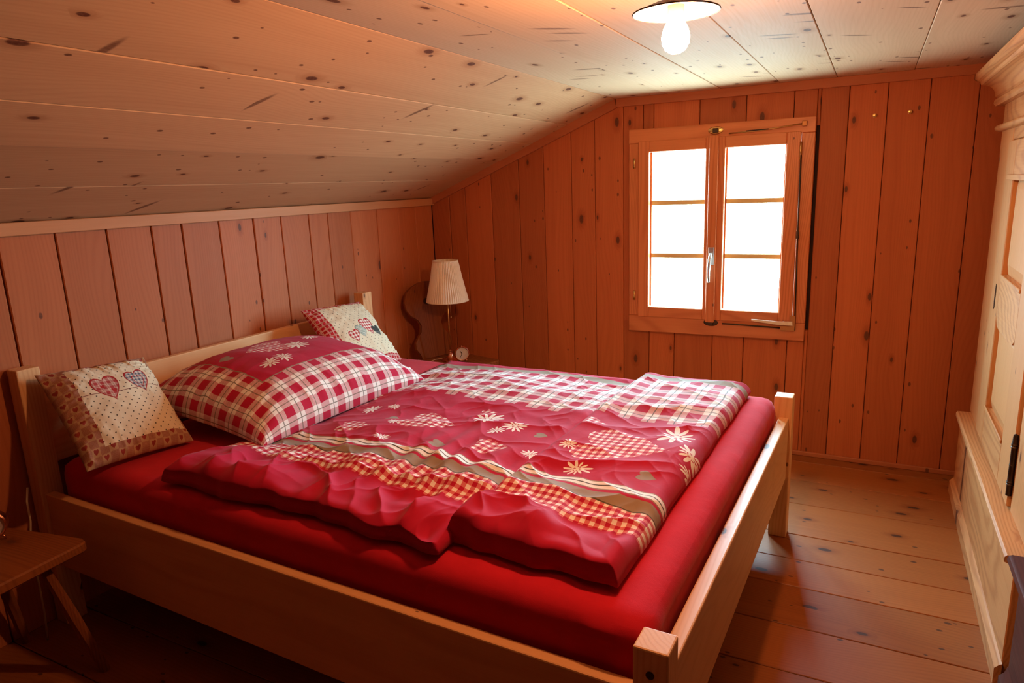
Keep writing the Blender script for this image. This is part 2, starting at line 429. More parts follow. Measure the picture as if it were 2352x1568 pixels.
def empty(name, loc, rz=0., label=None, cat=None, group=None):
    o = bpy.data.objects.new(name, None); C.objects.link(o); o.location = loc; o.rotation_euler = (0, 0, rz)
    o.empty_display_size = .05
    tag(o, label, cat, group); return o
def tag(o, label=None, cat=None, group=None, kind=None):
    if label: o['label'] = label
    if cat: o['category'] = cat
    if group: o['group'] = group
    if kind: o['kind'] = kind
    return o

# ------------------------------------------------------------------ numpy noise for cloth
def lattice(seed):
    return np.random.RandomState(seed).rand(256, 256)
def vnoise(x, y, seed):
    L = lattice(seed); xi = np.floor(x).astype(int); yi = np.floor(y).astype(int); fx = x - xi; fy = y - yi
    fx = fx * fx * fx * (fx * (fx * 6 - 15) + 10); fy = fy * fy * fy * (fy * (fy * 6 - 15) + 10)
    g = lambda i, j: L[(xi + i) % 256, (yi + j) % 256]
    return (g(0, 0) * (1 - fx) + g(1, 0) * fx) * (1 - fy) + (g(0, 1) * (1 - fx) + g(1, 1) * fx) * fy * 1.0
def fbm(x, y, seed, oct=4):
    s_ = 0; a = .5
    for o in range(oct): s_ = s_ + a * vnoise(x * 2 ** o + 17 * o, y * 2 ** o + 5 * o, seed + o); a *= .5
    return s_
def ridge(x, y, seed, sharp=1.):
    n = 1 - np.abs(2 * vnoise(x, y, seed) - 1)
    return n ** sharp
def sstep(a, b, x):
    t = np.clip((x - a) / (b - a), 0, 1); return t * t * (3 - 2 * t)

def grid_mesh(name, X, Y, Z, U, V, mat, parent=None, bottom=None, loc=(0, 0, 0)):
    """closed cloth: top grid X,Y,Z and an underside grid bottom=(X,Y,Z) sharing the rim"""
    n, m = X.shape
    top = np.stack([X, Y, Z], -1).reshape(-1, 3)
    idx = np.arange(n * m).reshape(n, m)
    q = np.stack([idx[:-1, :-1], idx[1:, :-1], idx[1:, 1:], idx[:-1, 1:]], -1).reshape(-1, 4)
    verts = [top]; faces = [q]; uvs = [np.stack([U, V], -1).reshape(-1, 2)]
    if bottom is not None:
        b = np.stack(bottom, -1).reshape(-1, 3); bi = idx + n * m
        rim = np.zeros((n, m), bool); rim[0] = rim[-1] = True; rim[:, 0] = rim[:, -1] = True
        bi = np.where(rim, idx, bi)
        qb = np.stack([bi[:-1, :-1], bi[:-1, 1:], bi[1:, 1:], bi[1:, :-1]], -1).reshape(-1, 4)
        verts.append(b); faces.append(qb); uvs.append(uvs[0])
    Vt = np.concatenate(verts); F = np.concatenate(faces); UV = np.concatenate(uvs)
    used = np.zeros(len(Vt), bool); used[F.ravel()] = True; remap = np.cumsum(used) - 1
    Vt = Vt[used]; UV = UV[used]; F = remap[F]
    me = bpy.data.meshes.new(name); me.vertices.add(len(Vt)); me.vertices.foreach_set('co', Vt.ravel().astype(np.float32))
    me.loops.add(F.size); me.loops.foreach_set('vertex_index', F.ravel().astype(np.int32))
    me.polygons.add(len(F)); me.polygons.foreach_set('loop_start', (np.arange(len(F)) * 4).astype(np.int32))
    me.update(calc_edges=True); me.validate()
    uvl = me.uv_layers.new(name='UVMap'); uvl.data.foreach_set('uv', UV[F.ravel()].ravel().astype(np.float32))
    me.polygons.foreach_set('use_smooth', np.ones(len(F), bool))
    return link(name, me, mat, parent, loc)

# ================================================================== ROOM
RX = 3.62; YB = -5.3; ZC = 1.956; XCR = 1.28
SL = (1.956 - 1.447) / 1.28          # slope of the pitched ceiling
# backing slabs (the log walls behind the boards)
wl_ = box('wall_left', -.20, -.022, YB - .2, .2, -.1, 1.60, W_BACKING, bev=0, origin=(0, 0, 0)); tag(wl_, kind='structure')
def wall_with_hole():
    bm = bmesh.new(); y0, y1 = .022, .05
    for (a, b, c, d) in ((-.2, 1.42, -.1, 2.2), (2.25, RX + .2, -.1, 2.2), (1.42, 2.25, -.1, .74), (1.42, 2.25, 1.71, 2.2)):
        box_bm(a, b, y0, y1, c, d, 0, bm=bm)
    return bm
wb_ = from_bm('wall_back', wall_with_hole(), W_BACKING); tag(wb_, kind='structure')
wr_ = box('wall_right', RX, RX + .2, YB - .2, .2, -.1, 2.2, W_BACKING, bev=0, origin=(0, 0, 0)); tag(wr_, kind='structure')
wf_ = box('wall_front', -.2, RX + .2, YB - .2, YB, -.1, 2.2, W_BACKING, bev=0, origin=(0, 0, 0)); tag(wf_, kind='structure')
fl_ = box('floor', -.2, RX + .2, YB - .2, .2, -.14, -.026, W_BACKING, bev=0, origin=(0, 0, 0)); tag(fl_, kind='structure')
def ceil_bm():
    pts = [(-.2, 1.447 - .2 * SL + .026), (XCR, ZC + .026), (RX + .2, ZC + .026), (RX + .2, ZC + .2), (-.2, ZC + .2)]
    return prism(pts, YB - .2, .2, 'y')
ce_ = from_bm('ceiling', ceil_bm(), W_BACKING); tag(ce_, kind='structure')

def plank_v(parent, mat, a0, a1, z0, z1, face, gap=.0025, z1b=None):
    """upright board; face 'x' = on the left wall (a is y), 'y' = on the window wall (a is x)"""
    g_ = gap; th = .022; off = random.uniform(-.0012, .0012)
    c = .003
    z1b = z1 if z1b is None else z1b
    w = a1 - a0 - 2 * g_
    sec = [(0, -th), (0, off - c), (c, off), (w - c, off), (w, off - c), (w, -th)]
    bm = bmesh.new()
    lo, hi = [], []
    for (p, q) in sec:
        zt = z1 + (z1b - z1) * (p / w)
        for L, z in ((lo, 0.), (hi, zt - z0)):
            L.append(bm.verts.new((q, p, z) if face == 'x' else (p, -q, z)))
    n = len(sec)
    for i in range(n): bm.faces.new((lo[i], lo[(i + 1) % n], hi[(i + 1) % n], hi[i]))
    bm.faces.new(lo); bm.faces.new(hi[::-1])
    loc = (0, a0 + g_, z0) if face == 'x' else (a0 + g_, 0, z0)
    return from_bm('plank', bm, mat, parent, loc)

# left wall boards
ys = [0, -.19, -.37, -.58, -.815, -1.0, -1.14, -1.333, -1.506, -1.702, -1.892, -2.033, -2.22, -2.41, -2.60, -2.80, -3.0, -3.2, -3.38, -3.6, -3.8, -4.0, -4.2, -4.45, -4.7, -4.9, -5.1, YB]
for b, a in zip(ys, ys[1:]):
    plank_v(wl_, W_LEFT, a, b, .0, 1.41, 'x', gap=.0027 if b < -1 else .0015)
# window wall boards
zt = lambda x: min(1.41 + .395 * x, 1.925)
full = [0, .138, .26, .455, .65, .82, 1.0, 1.147, 1.32]
for a, b in zip(full, full[1:]): plank_v(wb_, W_BACK, a, b, 0., zt(a), 'y', z1b=zt(b), gap=.0014)
plank_v(wb_, W_BACK, 1.32, 1.362, .62, 1.80, 'y', gap=.0014)
for a, b in zip([1.32, 1.435, 1.494, 1.743, 1.981, 2.21, 2.318], [1.435, 1.494, 1.743, 1.981, 2.21, 2.318]): plank_v(wb_, W_BACK, a, b, 1.74, 1.925, 'y', gap=.0016)
for a, b in zip([1.32, 1.475, 1.623, 1.839, 2.008, 2.233], [1.475, 1.623, 1.839, 2.008, 2.233, 2.318]): plank_v(wb_, W_BACK, a, b, 0., .70, 'y', gap=.0016)
for z0_, z1_ in ((0., .70), (1.74, 1.925)): plank_v(wb_, W_BACK, 2.318, 2.333, z0_, z1_, 'y', gap=.0)
rt = [2.333, 2.458, 2.623, 2.795, 2.985, 3.2, 3.42, RX]
for a, b in zip(rt, rt[1:]): plank_v(wb_, W_BACK, a, b, 0., 1.925, 'y', gap=.0013)

# ceiling boards
def plank_y(parent, mat, P0, P1, th=.022, gap=.0012, y0=YB, y1=0.02, drop=0.):
    """board along y whose visible lower face runs from P0 to P1 in (x, z)"""
    P0 = Vector(P0); P1 = Vector(P1); d = (P1 - P0).normalized(); n = Vector((-d.y, d.x))
    a = P0 + d * gap - n * drop; b = P1 - d * gap - n * drop; c = .002
    pts = [a + n * th, a + n * c, a + d * c, b - d * c, b + n * c, b + n * th]
    o = P0; bm = prism([(p.x - o.x, p.y - o.y) for p in pts], 0, y1 - y0, 'y')
    return from_bm('plank', bm, mat, parent, (o.x, y0, o.y))
zs = lambda x: 1.447 + SL * x
sx = [-.02, .27, .535, .755, .985, XCR]
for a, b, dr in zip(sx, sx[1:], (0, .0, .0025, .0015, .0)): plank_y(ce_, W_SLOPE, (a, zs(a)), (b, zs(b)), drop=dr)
cxs = [XCR, 1.573, 1.853, 2.14, 2.40, 2.722, 3.0, 3.31, RX]
for a, b, dr in zip(cxs, cxs[1:], (.0, .002, .0, .001, .0, .002, 0, .001)): plank_y(ce_, W_CEIL, (a, ZC), (b, ZC), drop=dr, gap=.0010)

# floor boards
fy = [0.02, -.10, -.352, -.627, -.935, -1.146, -1.347, -1.60, -1.842, -2.08, -2.31, -2.56, -2.80, -3.02, -3.27, -3.5, -3.74, -3.97, -4.2, -4.42, -4.66, -4.9, -5.1, YB]
for b, a in zip(fy, fy[1:]):
    th = .024; g_ = .0017; c = .002; w = b - a - 2 * g_
    pts = [(0, -th), (0, -c), (c, 0), (w - c, 0), (w, -c), (w, -th)]
    bm = prism(pts, 0, RX + .0, 'x')
    from_bm('plank', bm, W_FLOOR, fl_, (0, a + g_, random.uniform(-.0012, .0)))

# trims
t1 = box('trim_1', .0, .022, YB, 0, 1.402, 1.447, W_TRIMY, bev=.002, origin=(0, -2.5, 1.40)); tag(t1, kind='structure')
bm = prism([(.0, 1.402), (1.285, 1.907), (1.275, 1.956), (.0, 1.449)], -.022, .0, 'y', bev=.0015)
t2 = from_bm('trim_2', bm, W_TRIMX); tag(t2, kind='structure')
t3 = box('trim_3', 1.283, RX, -.022, 0, 1.911, 1.956, W_TRIMX, bev=.002, origin=(1.283, 0, 1.90)); tag(t3, kind='structure')
bb = box('baseboard_back', 0, RX, -.014, 0, 0.0, .024, W_TRIMX, bev=.003, origin=(0, 0, 0)); tag(bb, kind='structure')

# ================================================================== WINDOW
win = bpy.data.objects.new('window_1', None); C.objects.link(win); win.location = (1.84, -.03, .647); tag(win, kind='structure')
def wpart(name, x0, x1, y0, y1, z0, z1, mat, bev=.003, parent=None):
    L = win.location if parent is None else (0, 0, 0)
    o = box(name, x0 - L[0], x1 - L[0], y0 - L[1], y1 - L[1], z0 - L[2], z1 - L[2], mat, win if parent is None else parent, bev=bev, origin=(0, 0, 0))
    return o
X0, X1, Z0, Z1 = 1.362, 2.318, .648, 1.783
wpart('frame_rail', X0, X1, -.034, .03, 1.708, Z1, W_WINX)
wpart('frame_rail', X0, X1, -.034, .03, Z0, .742, W_WINX)
wpart('frame_stile', X0, 1.419, -.031, .03, .742, 1.708, W_WINZ)
wpart('frame_stile', 2.256, X1, -.031, .03, .742, 1.708, W_WINZ)
def sash(x0, x1, gx0, gx1):
    z0, z1, gz0, gz1 = .736, 1.716, .796, 1.657
    e = bpy.data.objects.new('sash', None); C.objects.link(e); e.parent = win; e.location = (x0 - 1.84, .03, z0 - .647)
    def sp(name, a, b, c, d, y0=-.040, y1=.0, mat=W_WINZ, bev=.003):
        return box(name, a - x0, b - x0, y0, y1, c - z0, d - z0, mat, e, bev=bev, origin=(0, 0, 0))
    sp('stile', x0, gx0, z0, z1); sp('stile', gx1, x1, z0, z1)
    sp('rail', gx0, gx1, z0, gz0, mat=W_WINX); sp('rail', gx0, gx1, gz1, z1, mat=W_WINX)
    sp('glazing_bead', gx0, gx0 + .008, gz0, gz1, y0=-.006, y1=.004, bev=.001); sp('glazing_bead', gx1 - .008, gx1, gz0, gz1, y0=-.006, y1=.004, bev=.001)
    for zc in (1.088, 1.381): sp('muntin', gx0, gx1, zc - .0125, zc + .0125, y0=-.004, y1=.012, mat=W_MUNT_FLARE, bev=.002)
    lims = [gz0, 1.0755, 1.1005, 1.3685, 1.3935, gz1]
    for a, b in zip(lims[::2], lims[1::2]):
        sp('pane', gx0 + .002, gx1 - .002, a, b, y0=.001, y1=.004, mat=GLASS, bev=0)
    return e
sash(1.419, 1.83, 1.480, 1.787); sash(1.83, 2.254, 1.888, 2.187)
# the cover strip over the meeting stiles, its handle
wpart('cover_strip', 1.806, 1.856, -.054, -.038, .725, 1.722, W_WINZ, bev=.004)
wl0 = win.location
def wtube(name, pts, r, mat, n=8):
    return from_bm(name, tube_bm([(p[0] - wl0[0], p[1] - wl0[1], p[2] - wl0[2]) for p in pts], r, n), mat, win, smooth=True)
h = wpart('handle', 1.819, 1.848, -.061, -.054, 1.045, 1.14, CHROME, bev=.0015)
lev = from_bm('lever', tube_bm([(1.834 - wl0[0], -.060 - wl0[1], 1.105 - wl0[2]), (1.834 - wl0[0], -.085 - wl0[1], 1.104 - wl0[2]), (1.834 - wl0[0], -.098 - wl0[1], 1.085 - wl0[2]),
      (1.831 - wl0[0], -.102 - wl0[1], 1.04 - wl0[2]), (1.829 - wl0[0], -.098 - wl0[1], .99 - wl0[2]), (1.830 - wl0[0], -.09 - wl0[1], .955 - wl0[2])], .008, 10,
      radii=[.007, .008, .009, .0085, .0075, .006]), CHROME, h, smooth=True)
for x, z, mt in ((1.397, 1.60, BRASS), (1.397, .86, BRASS), (2.255, 1.62, BRASS)):
    wtube('hinge', [(x, -.040, z - (.026 if x < 2 else .045)), (x, -.040, z + (.026 if x < 2 else .045))], .0065, mt)
# top stay: rod, keeper, oval plate
wtube('stay_rod', [(1.905, -.050, 1.727), (2.06, -.048, 1.731), (2.27, -.046, 1.752)], .0035, BRASS)
wtube('stay_rod', [(1.99, -.052, 1.733), (2.10, -.052, 1.735)], .0030, DARKMETAL)
wpart('keeper', 2.255, 2.278, -.050, -.034, 1.738, 1.764, BRASSD, bev=.002)
def oval(z, m1):
    bm = lathe([(0, 0), (.038, 0), (.040, .002), (.034, .005), (0, .005)], 24)
    bmesh.ops.scale(bm, vec=(1, .5, 1), verts=bm.verts[:]); bmesh.ops.rotate(bm, cent=(0, 0, 0), matrix=Matrix.Rotation(PI / 2, 3, 'X'), verts=bm.verts[:])
    bmesh.ops.translate(bm, vec=(1.836 - wl0[0], -.034 - wl0[1], z - wl0[2]), verts=bm.verts[:])
    o = from_bm('bolt_plate', bm, m1, win, angle=30)
    b2 = box_bm(1.822 - wl0[0], 1.852 - wl0[0], -.050 - wl0[1], -.036 - wl0[1], z - .012 - wl0[2], z + .010 - wl0[2], .002)
    from_bm('bolt', b2, DARKMETAL, o)
oval(1.748, BRASS); oval(.722, DARKMETAL)
# bottom: corner bracket with lever arm and the dark bolt rod up the right sash
bm = prism([(2.20, .705), (2.272, .705), (2.272, .785), (2.248, .785), (2.248, .728), (2.20, .728)], -.056, -.052, 'y')
bmesh.ops.translate(bm, vec=(-wl0[0], -wl0[1], -wl0[2]), verts=bm.verts[:]); from_bm('corner_bracket', bm, BRASSD, win)
bm = prism([(2.055, .748), (2.055, .758), (2.19, .752), (2.26, .755), (2.262, .732), (2.19, .734)], -.062, -.057, 'y', bev=.001)
bmesh.ops.translate(bm, vec=(-wl0[0], -wl0[1], -wl0[2]), verts=bm.verts[:]); from_bm('release_arm', bm, BONE, win)
wtube('stay_rod', [(1.90, -.050, .722), (1.97, -.050, .722), (2.20, -.050, .716)], .004, DARKMETAL)
wtube('bolt_rod', [(2.258, -.046, 1.60), (2.262, -.046, 1.20), (2.272, -.046, .705)], .0035, DARKMETAL)
wpart('rod_guide', 2.256, 2.268, -.052, -.034, 1.185, 1.225, DARKMETAL, bev=.002)

# small wooden peg hooks on the window wall
for x, z, lb in ((2.572, 1.767, 'small screw hook in the boards right of the window, left one of two'), (2.718, 1.772, 'small screw hook in the boards right of the window, right one nearer the wardrobe')):
    bm = lathe([(0, 0), (.009, 0), (.010, .003), (.005, .006), (.005, .018), (.008, .020), (.008, .026), (0, .028)], 14)
    bmesh.ops.rotate(bm, cent=(0, 0, 0), matrix=Matrix.Rotation(PI / 2, 3, 'X'), verts=bm.verts[:])
    tag(from_bm('wall_hook', bm, BRASS, None, (x, -.0, z), angle=30), lb, 'hook', 'hooks on the window wall')

# ================================================================== BED
TH = -.0292; BL = 2.298; BW = 1.8094
EX = Vector((math.cos(TH), math.sin(TH), 0)); EY = Vector((-math.sin(TH), math.cos(TH), 0))
BO = Vector((2.3091, -2.7242, 0)) - BL * EX
def wl(s, v, z): return BO + EX * s + EY * v + Vector((0, 0, z))
bed = empty('bed', BO, TH, 'pale pine double bed frame with square posts and a low foot board', 'bed')
def bp(name, s0, s1, v0, v1, z0, z1, mat, bev=.004, seg=2):
    return box(name, s0, s1, v0, v1, z0, z1, mat, bed, bev=bev, seg=seg, origin=(0, 0, 0))
PW = .0716
for v0 in (0, BW - .0746):
    bp('head_post', .002, .068, v0, v0 + .0746, 0, .96, W_BEDZ)
    p = bp('foot_post', BL - PW, BL, v0 if v0 == 0 else BW - .0697, v0 + .0697 if v0 == 0 else BW, 0, .622, W_BEDZ)
    yy = (-.001, .004) if v0 == 0 else (BW - .004, BW + .001)
    bm = lathe([(0, 0), (.0085, 0), (.0085, .002), (.004, .0025), (0, .0005)], 16); bmesh.ops.rotate(bm, cent=(0, 0, 0), matrix=Matrix.Rotation(PI / 2 if v0 == 0 else -PI / 2, 3, 'X'), verts=bm.verts[:])
    from_bm('bolt_hole', bm, DARKMETAL, p, (BL - PW / 2, 0.0 if v0 == 0 else BW, .568), angle=30)
bp('head_board', .006, .037, .0746, BW - .0746, .60, .8715, W_BEDY)
bp('foot_board', BL - .0505, BL - .012, .0697, BW - .0697, .268, .536, W_BEDY)
bp('side_rail', .068, BL - PW, .014, .046, .235, .510, W_BEDX_SHADED)
bp('side_rail', .068, BL - PW, BW - .046, BW - .014, .235, .510, W_BEDX_SHADED)
for k in range(13): bp('slat', .12 + k * .165, .19 + k * .165, .046, BW - .046, .296, .314, W_BEDY, bev=0)

# mattress with its red fitted sheet
def cushion_box(name, x0, x1, y0, y1, z0, z1, r, n=70, m=60, parent=None, loc=(0, 0, 0), rz=0., mat=None, amp=.006):
    """soft box as a warped cube sphere"""
    bm = bmesh.new(); bmesh.ops.create_cube(bm, size=2.0); bmesh.ops.subdivide_edges(bm, edges=bm.edges[:], cuts=n, use_grid_fill=True)
    co = np.array([v.co[:] for v in bm.verts]); ax, ay, az = (x1 - x0) / 2, (y1 - y0) / 2, (z1 - z0) / 2
    P = co * [ax, ay, az]; inner = np.clip(P, [-(ax - r), -(ay - r), -(az - r)], [ax - r, ay - r, az - r])
    d = P - inner; L = np.linalg.norm(d, axis=1, keepdims=True); L[L == 0] = 1
    P2 = inner + d / L * np.minimum(r, np.abs(d).max(axis=1, keepdims=True))
    P2[:, 2] += np.where(co[:, 2] > .3, (fbm(P[:, 0] * 3 + 9, P[:, 1] * 3 + 9, 31, 3) - .45) * amp * 2.2, 0)
    sidey = (np.abs(co[:, 1]) > .97); sidex = (np.abs(co[:, 0]) > .97)
    corner = np.minimum(np.abs(P[:, 0]) / ax, np.abs(P[:, 1]) / ay) > .86
    fold = (ridge(P[:, 0] * 16 + P[:, 1] * 16, P[:, 2] * 4 + 3, 77, 2.) - .4)
    P2[:, 1] += np.where(sidey & corner, np.sign(co[:, 1]) * fold * .008, 0); P2[:, 0] += np.where(sidex & corner, np.sign(co[:, 0]) * fold * .006, 0)
    P2 += [(x0 + x1) / 2, (y0 + y1) / 2, (z0 + z1) / 2]
    for v, c in zip(bm.verts, P2): v.co = c
    o = from_bm(name, bm, mat, parent, loc, smooth=True); o.rotation_euler = (0, 0, rz); return o
mt = cushion_box('mattress', .082, 2.238, .060, 1.749, .317, .622, .055, mat=SHEET, loc=BO, rz=TH)
tag(mt, 'thick mattress under a plain red fitted sheet, lying in the pine bed frame', 'mattress')

DUV = duvet_mat()
def duvet(name, s0, s1, v0, v1, n, m, seed, H, near_roll, label, seam_side, far_drop=.62):
    """folded duvet on the mattress, in bed coordinates"""
    tu = np.linspace(0, 1, n); tv = np.linspace(0, 1, m)
    # more vertices near the rim
    eu = tu + .0 * tu; U_, V_ = np.meshgrid(eu, tv, indexing='ij')
    Ls, Lv = s1 - s0, v1 - v0
    s = s0 + U_ * Ls; v = v0 + V_ * Lv
    # distance to rim (m)
    ds = np.minimum(s - s0, s1 - s); dv = np.minimum(v - v0, v1 - v)
    rim = np.minimum(ds, dv)
    rr = .045
    prof = np.sqrt(np.clip(1 - (1 - np.clip(rim / rr, 0, 1)) ** 2, 0, 1))
    # wavy outline on the near side
    wn_ = (fbm(s * 4.5 + 3, s * 0 + seed, seed, 3) - .45)
    wav = wn_ * .11 * np.exp(-(v - v0) / .20)
    near = np.exp(-((v - v0) / .30) ** 2)
    wx = s + .10 * (fbm(s * 2.2, v * 2.2, seed + 3, 2) - .5); wv = v + .10 * (fbm(s * 2.2 + 7, v * 2.2 + 4, seed + 5, 2) - .5)
    # folds running in from the near edge, fading toward the middle
    f1 = ridge(wx * 6.0 + wv * .8, wv * 1.0 + 2, seed + 11, 1.4) - .5
    f2 = ridge(wx * 11 - wv * 3.0 + 5, wv * 2.5 + wx * 1.0, seed + 12, 1.8) - .42
    # long shallow creases lying along the bed
    f3 = ridge(wx * 1.1 + wv * 1.6 + 5, wv * 5.5 - wx * 1.6, seed + 13, 2.6) - .33
    f4 = ridge(wx * 5 + wv * 7, wv * 6 - wx * 3 + 1, seed + 14, 3.0) - .3
    # big loose rolls along the near edge
    f5 = ridge(wx * 1.8 + 3, wv * 9.0 - wx * 1.2, seed + 16, 1.5) - .5
    band = np.exp(-((v - .42) / .30) ** 2)
    f6 = .0058 * band * np.sin(2 * PI * (wx / .135 + .8 * (vnoise(wx * 2.5, wv * 2.5, seed + 61) - .5) * 2)) * (.1 + 1.5 * vnoise(wx * 2.2 + 5, wv * 1.5, seed + 62) ** 1.5)
    f7 = ridge(wx * 9 + wv * 8 + 2, wv * 7 - wx * 6 + 9, seed + 71, 3.5) - .22
    soft = fbm(s * 2.4 + 1, v * 2.4 + 2, seed + 20, 2) - .375
    z = soft * .034 + f1 * (.003 + .034 * near) + f2 * (.001 + .020 * near) + f3 * .016 + f4 * (.006 + .010 * near) + f5 * .038 * near + f6 + f7 * (.003 + .006 * near)
    h = H * (1 - far_drop * sstep(.62, 1, V_)) * (1 - .55 * (1 - sstep(.66, .92, s)) * sstep(.28, .46, v)) + near_roll * np.exp(-((v - v0 - .075) / .07) ** 2)
    if seam_side == 'left': h = h + .014 * np.exp(-((s - s0 - .05) / .05) ** 2)
    top = .624 + np.clip(h + z * np.clip(rim / .06, 0, 1), .010, None) * (.16 + .84 * prof)
    rimmask = (rim <= 1e-9)
    top = np.where(rimmask, .631 + .012 * (fbm(s * 9, v * 9, seed + 30, 2)), top)
    # sideways drift of the cloth
    S2 = s + (f2 * .006 + f4 * .004) * np.clip(rim / .05, 0, 1) + .02 * (fbm(v * 3.5 + seed, v * 0 + 1, seed + 41, 3) - .46) * (1 - np.exp(-v * 3))
    V2 = v + wav + f1 * .010 * near
    if near_roll: V2 = V2 - .020 * np.exp(-((v - v0 - .03) / .03) ** 2) * np.clip(rim / .02, 0, 1)
    bot = .6265 + 0 * top
    bs = s0 + .02 + U_ * (Ls - .04); bv = v0 + .035 + V_ * (Lv - .05) + wav
    # print drifts with the folds
    U2 = s + .010 * (fbm(s * 5, v * 5, seed + 51, 3) - .47) + f1 * .004; V3 = v + .020 * (fbm(s * 4.2 + 3, v * 2.5, seed + 52, 2) - .375) + f1 * .016 * near
    o = grid_mesh(name, S2, V2, top, U2, V3, DUV, None, (bs, bv, bot), BO)
    o.rotation_euler = (0, 0, TH)
    tag(o, label, 'duvet', 'duvets on the bed'); return o
duvet('duvet', .640, 1.702, .108, 1.715, 420, 560, 3, .056, .012, 'wide red printed duvet on the pillow side of the bed, rumpled near edge', '')
duvet('duvet', 1.678, 2.142, .145, 1.705, 220, 560, 23, .064, .026, 'narrow folded red printed duvet at the foot end of the bed', 'left', .12)

# pillow
def puff(name, W, Hh, T, mat, n=120, pinch=.10, seed=5, uvs=(1, 1), p=2.4, wr=.004, flat=0., ex=.55, low=None):
    """soft pad in its own plane: x width, y height, z thickness, seam all round"""
    t = np.linspace(-1, 1, n); A, B = np.meshgrid(t, t, indexing='ij')
    A = np.sign(A) * (1 - (1 - np.abs(A)) ** 1.25); B = np.sign(B) * (1 - (1 - np.abs(B)) ** 1.25)
    k = (1 - np.abs(A) ** p).clip(0) ** ex * (1 - np.abs(B) ** p).clip(0) ** ex
    X = A * W / 2 * (1 - pinch * (1 - np.abs(B) ** 2) * np.abs(A) ** 3 * .5); Y = B * Hh / 2 * (1 - pinch * (1 - np.abs(A) ** 2) * np.abs(B) ** 3 * .5)
    rimd = np.minimum(1 - np.abs(A), 1 - np.abs(B))
    w = (ridge(A * 9 + B * 2, B * 2.5, seed, 1.8) - .4) * np.exp(-(1 - np.abs(B)) * 4.0) + (ridge(B * 9 - A * 2 + 4, A * 2.5, seed + 1, 1.8) - .4) * np.exp(-(1 - np.abs(A)) * 4.0)
    w2 = fbm(A * 2.2 + 3, B * 2.2 + 3, seed + 2, 3) - .47
    Z = T / 2 * k + (w * wr * 2.0 + w2 * wr * 3) * np.clip(rimd * 12, 0, 1)
    Zb = -T / 2 * k * (1 - flat) if low is None else -low * k
    return X, Y, Z, Zb, (A + 1) / 2 * uvs[0], (B + 1) / 2 * uvs[1]
def place_puff(o, origin, xdir, ydir):
    xd = Vector(xdir).normalized(); yd = Vector(ydir); yd = (yd - xd * yd.dot(xd)).normalized(); zd = xd.cross(yd)
    m = Matrix((xd, yd, zd)).transposed().to_4x4(); m.translation = origin; o.matrix_world = m
X, Y, Z, Zb, U, V = puff('pillow', .70, .93, .385, None, 150, pinch=.12, seed=8, uvs=(.78, .95), p=2.7, wr=.0065, ex=.48, low=.035)
mid = X.shape[0] // 2
au = np.concatenate([[0], np.cumsum(np.hypot(np.diff(X[:, mid]), np.diff(Z[:, mid])))]); av = np.concatenate([[0], np.cumsum(np.hypot(np.diff(Y[mid]), np.diff(Z[mid])))])
U = np.repeat((au - au[mid])[:, None], X.shape[1], 1) / .9 + .39; V = np.repeat((av - av[mid])[None, :], X.shape[0], 0) / .97 + .475
pw = grid_mesh('pillow', X, Y, Z, U, V, pillow_mat(), None, (X, Y, Zb))
tag(pw, 'large plump bed pillow in red check and edelweiss cover against the head board', 'pillow')
place_puff(pw, wl(.425, .845, .695), EX * .995 - Vector((0, 0, .10)), EY - EX * .08)

def corner_cushion(name, mat, BLc, BRc, TLc, TRc, T, label, seed):
    BLc, BRc, TLc, TRc = [wl(*c) for c in (BLc, BRc, TLc, TRc)]
    xd = (BRc - BLc + TRc - TLc) / 2; yd = (TLc - BLc + TRc - BRc) / 2; c = (BLc + BRc + TLc + TRc) / 4
    X, Y, Z, Zb, U, V = puff(name, xd.length * 1.03, yd.length * 1.03, T, None, 110, pinch=.10, seed=seed, wr=.0065, p=2.5)
    o = grid_mesh(name, X, Y, Z, U, V, mat, None, (X, Y, Zb))
    place_puff(o, c, xd, yd); tag(o, label, 'cushion', 'heart cushions leaning at the head end'); return o
corner_cushion('cushion', cushion_mat('hearts'), (.375, .000, .652), (.415, .345, .648), (.125, .045, .945), (.125, .425, .905), .13,
               'cream cushion with two embroidered hearts, leaning by the near head post', 5)
corner_cushion('cushion', cushion_mat('plaid'), (.385, 1.215, .66), (.42, 1.595, .652), (.125, 1.24, .952), (.125, 1.635, .925), .13,
               'cream dotted cushion with four plaid hearts, behind the pillow by the far head post', 9)

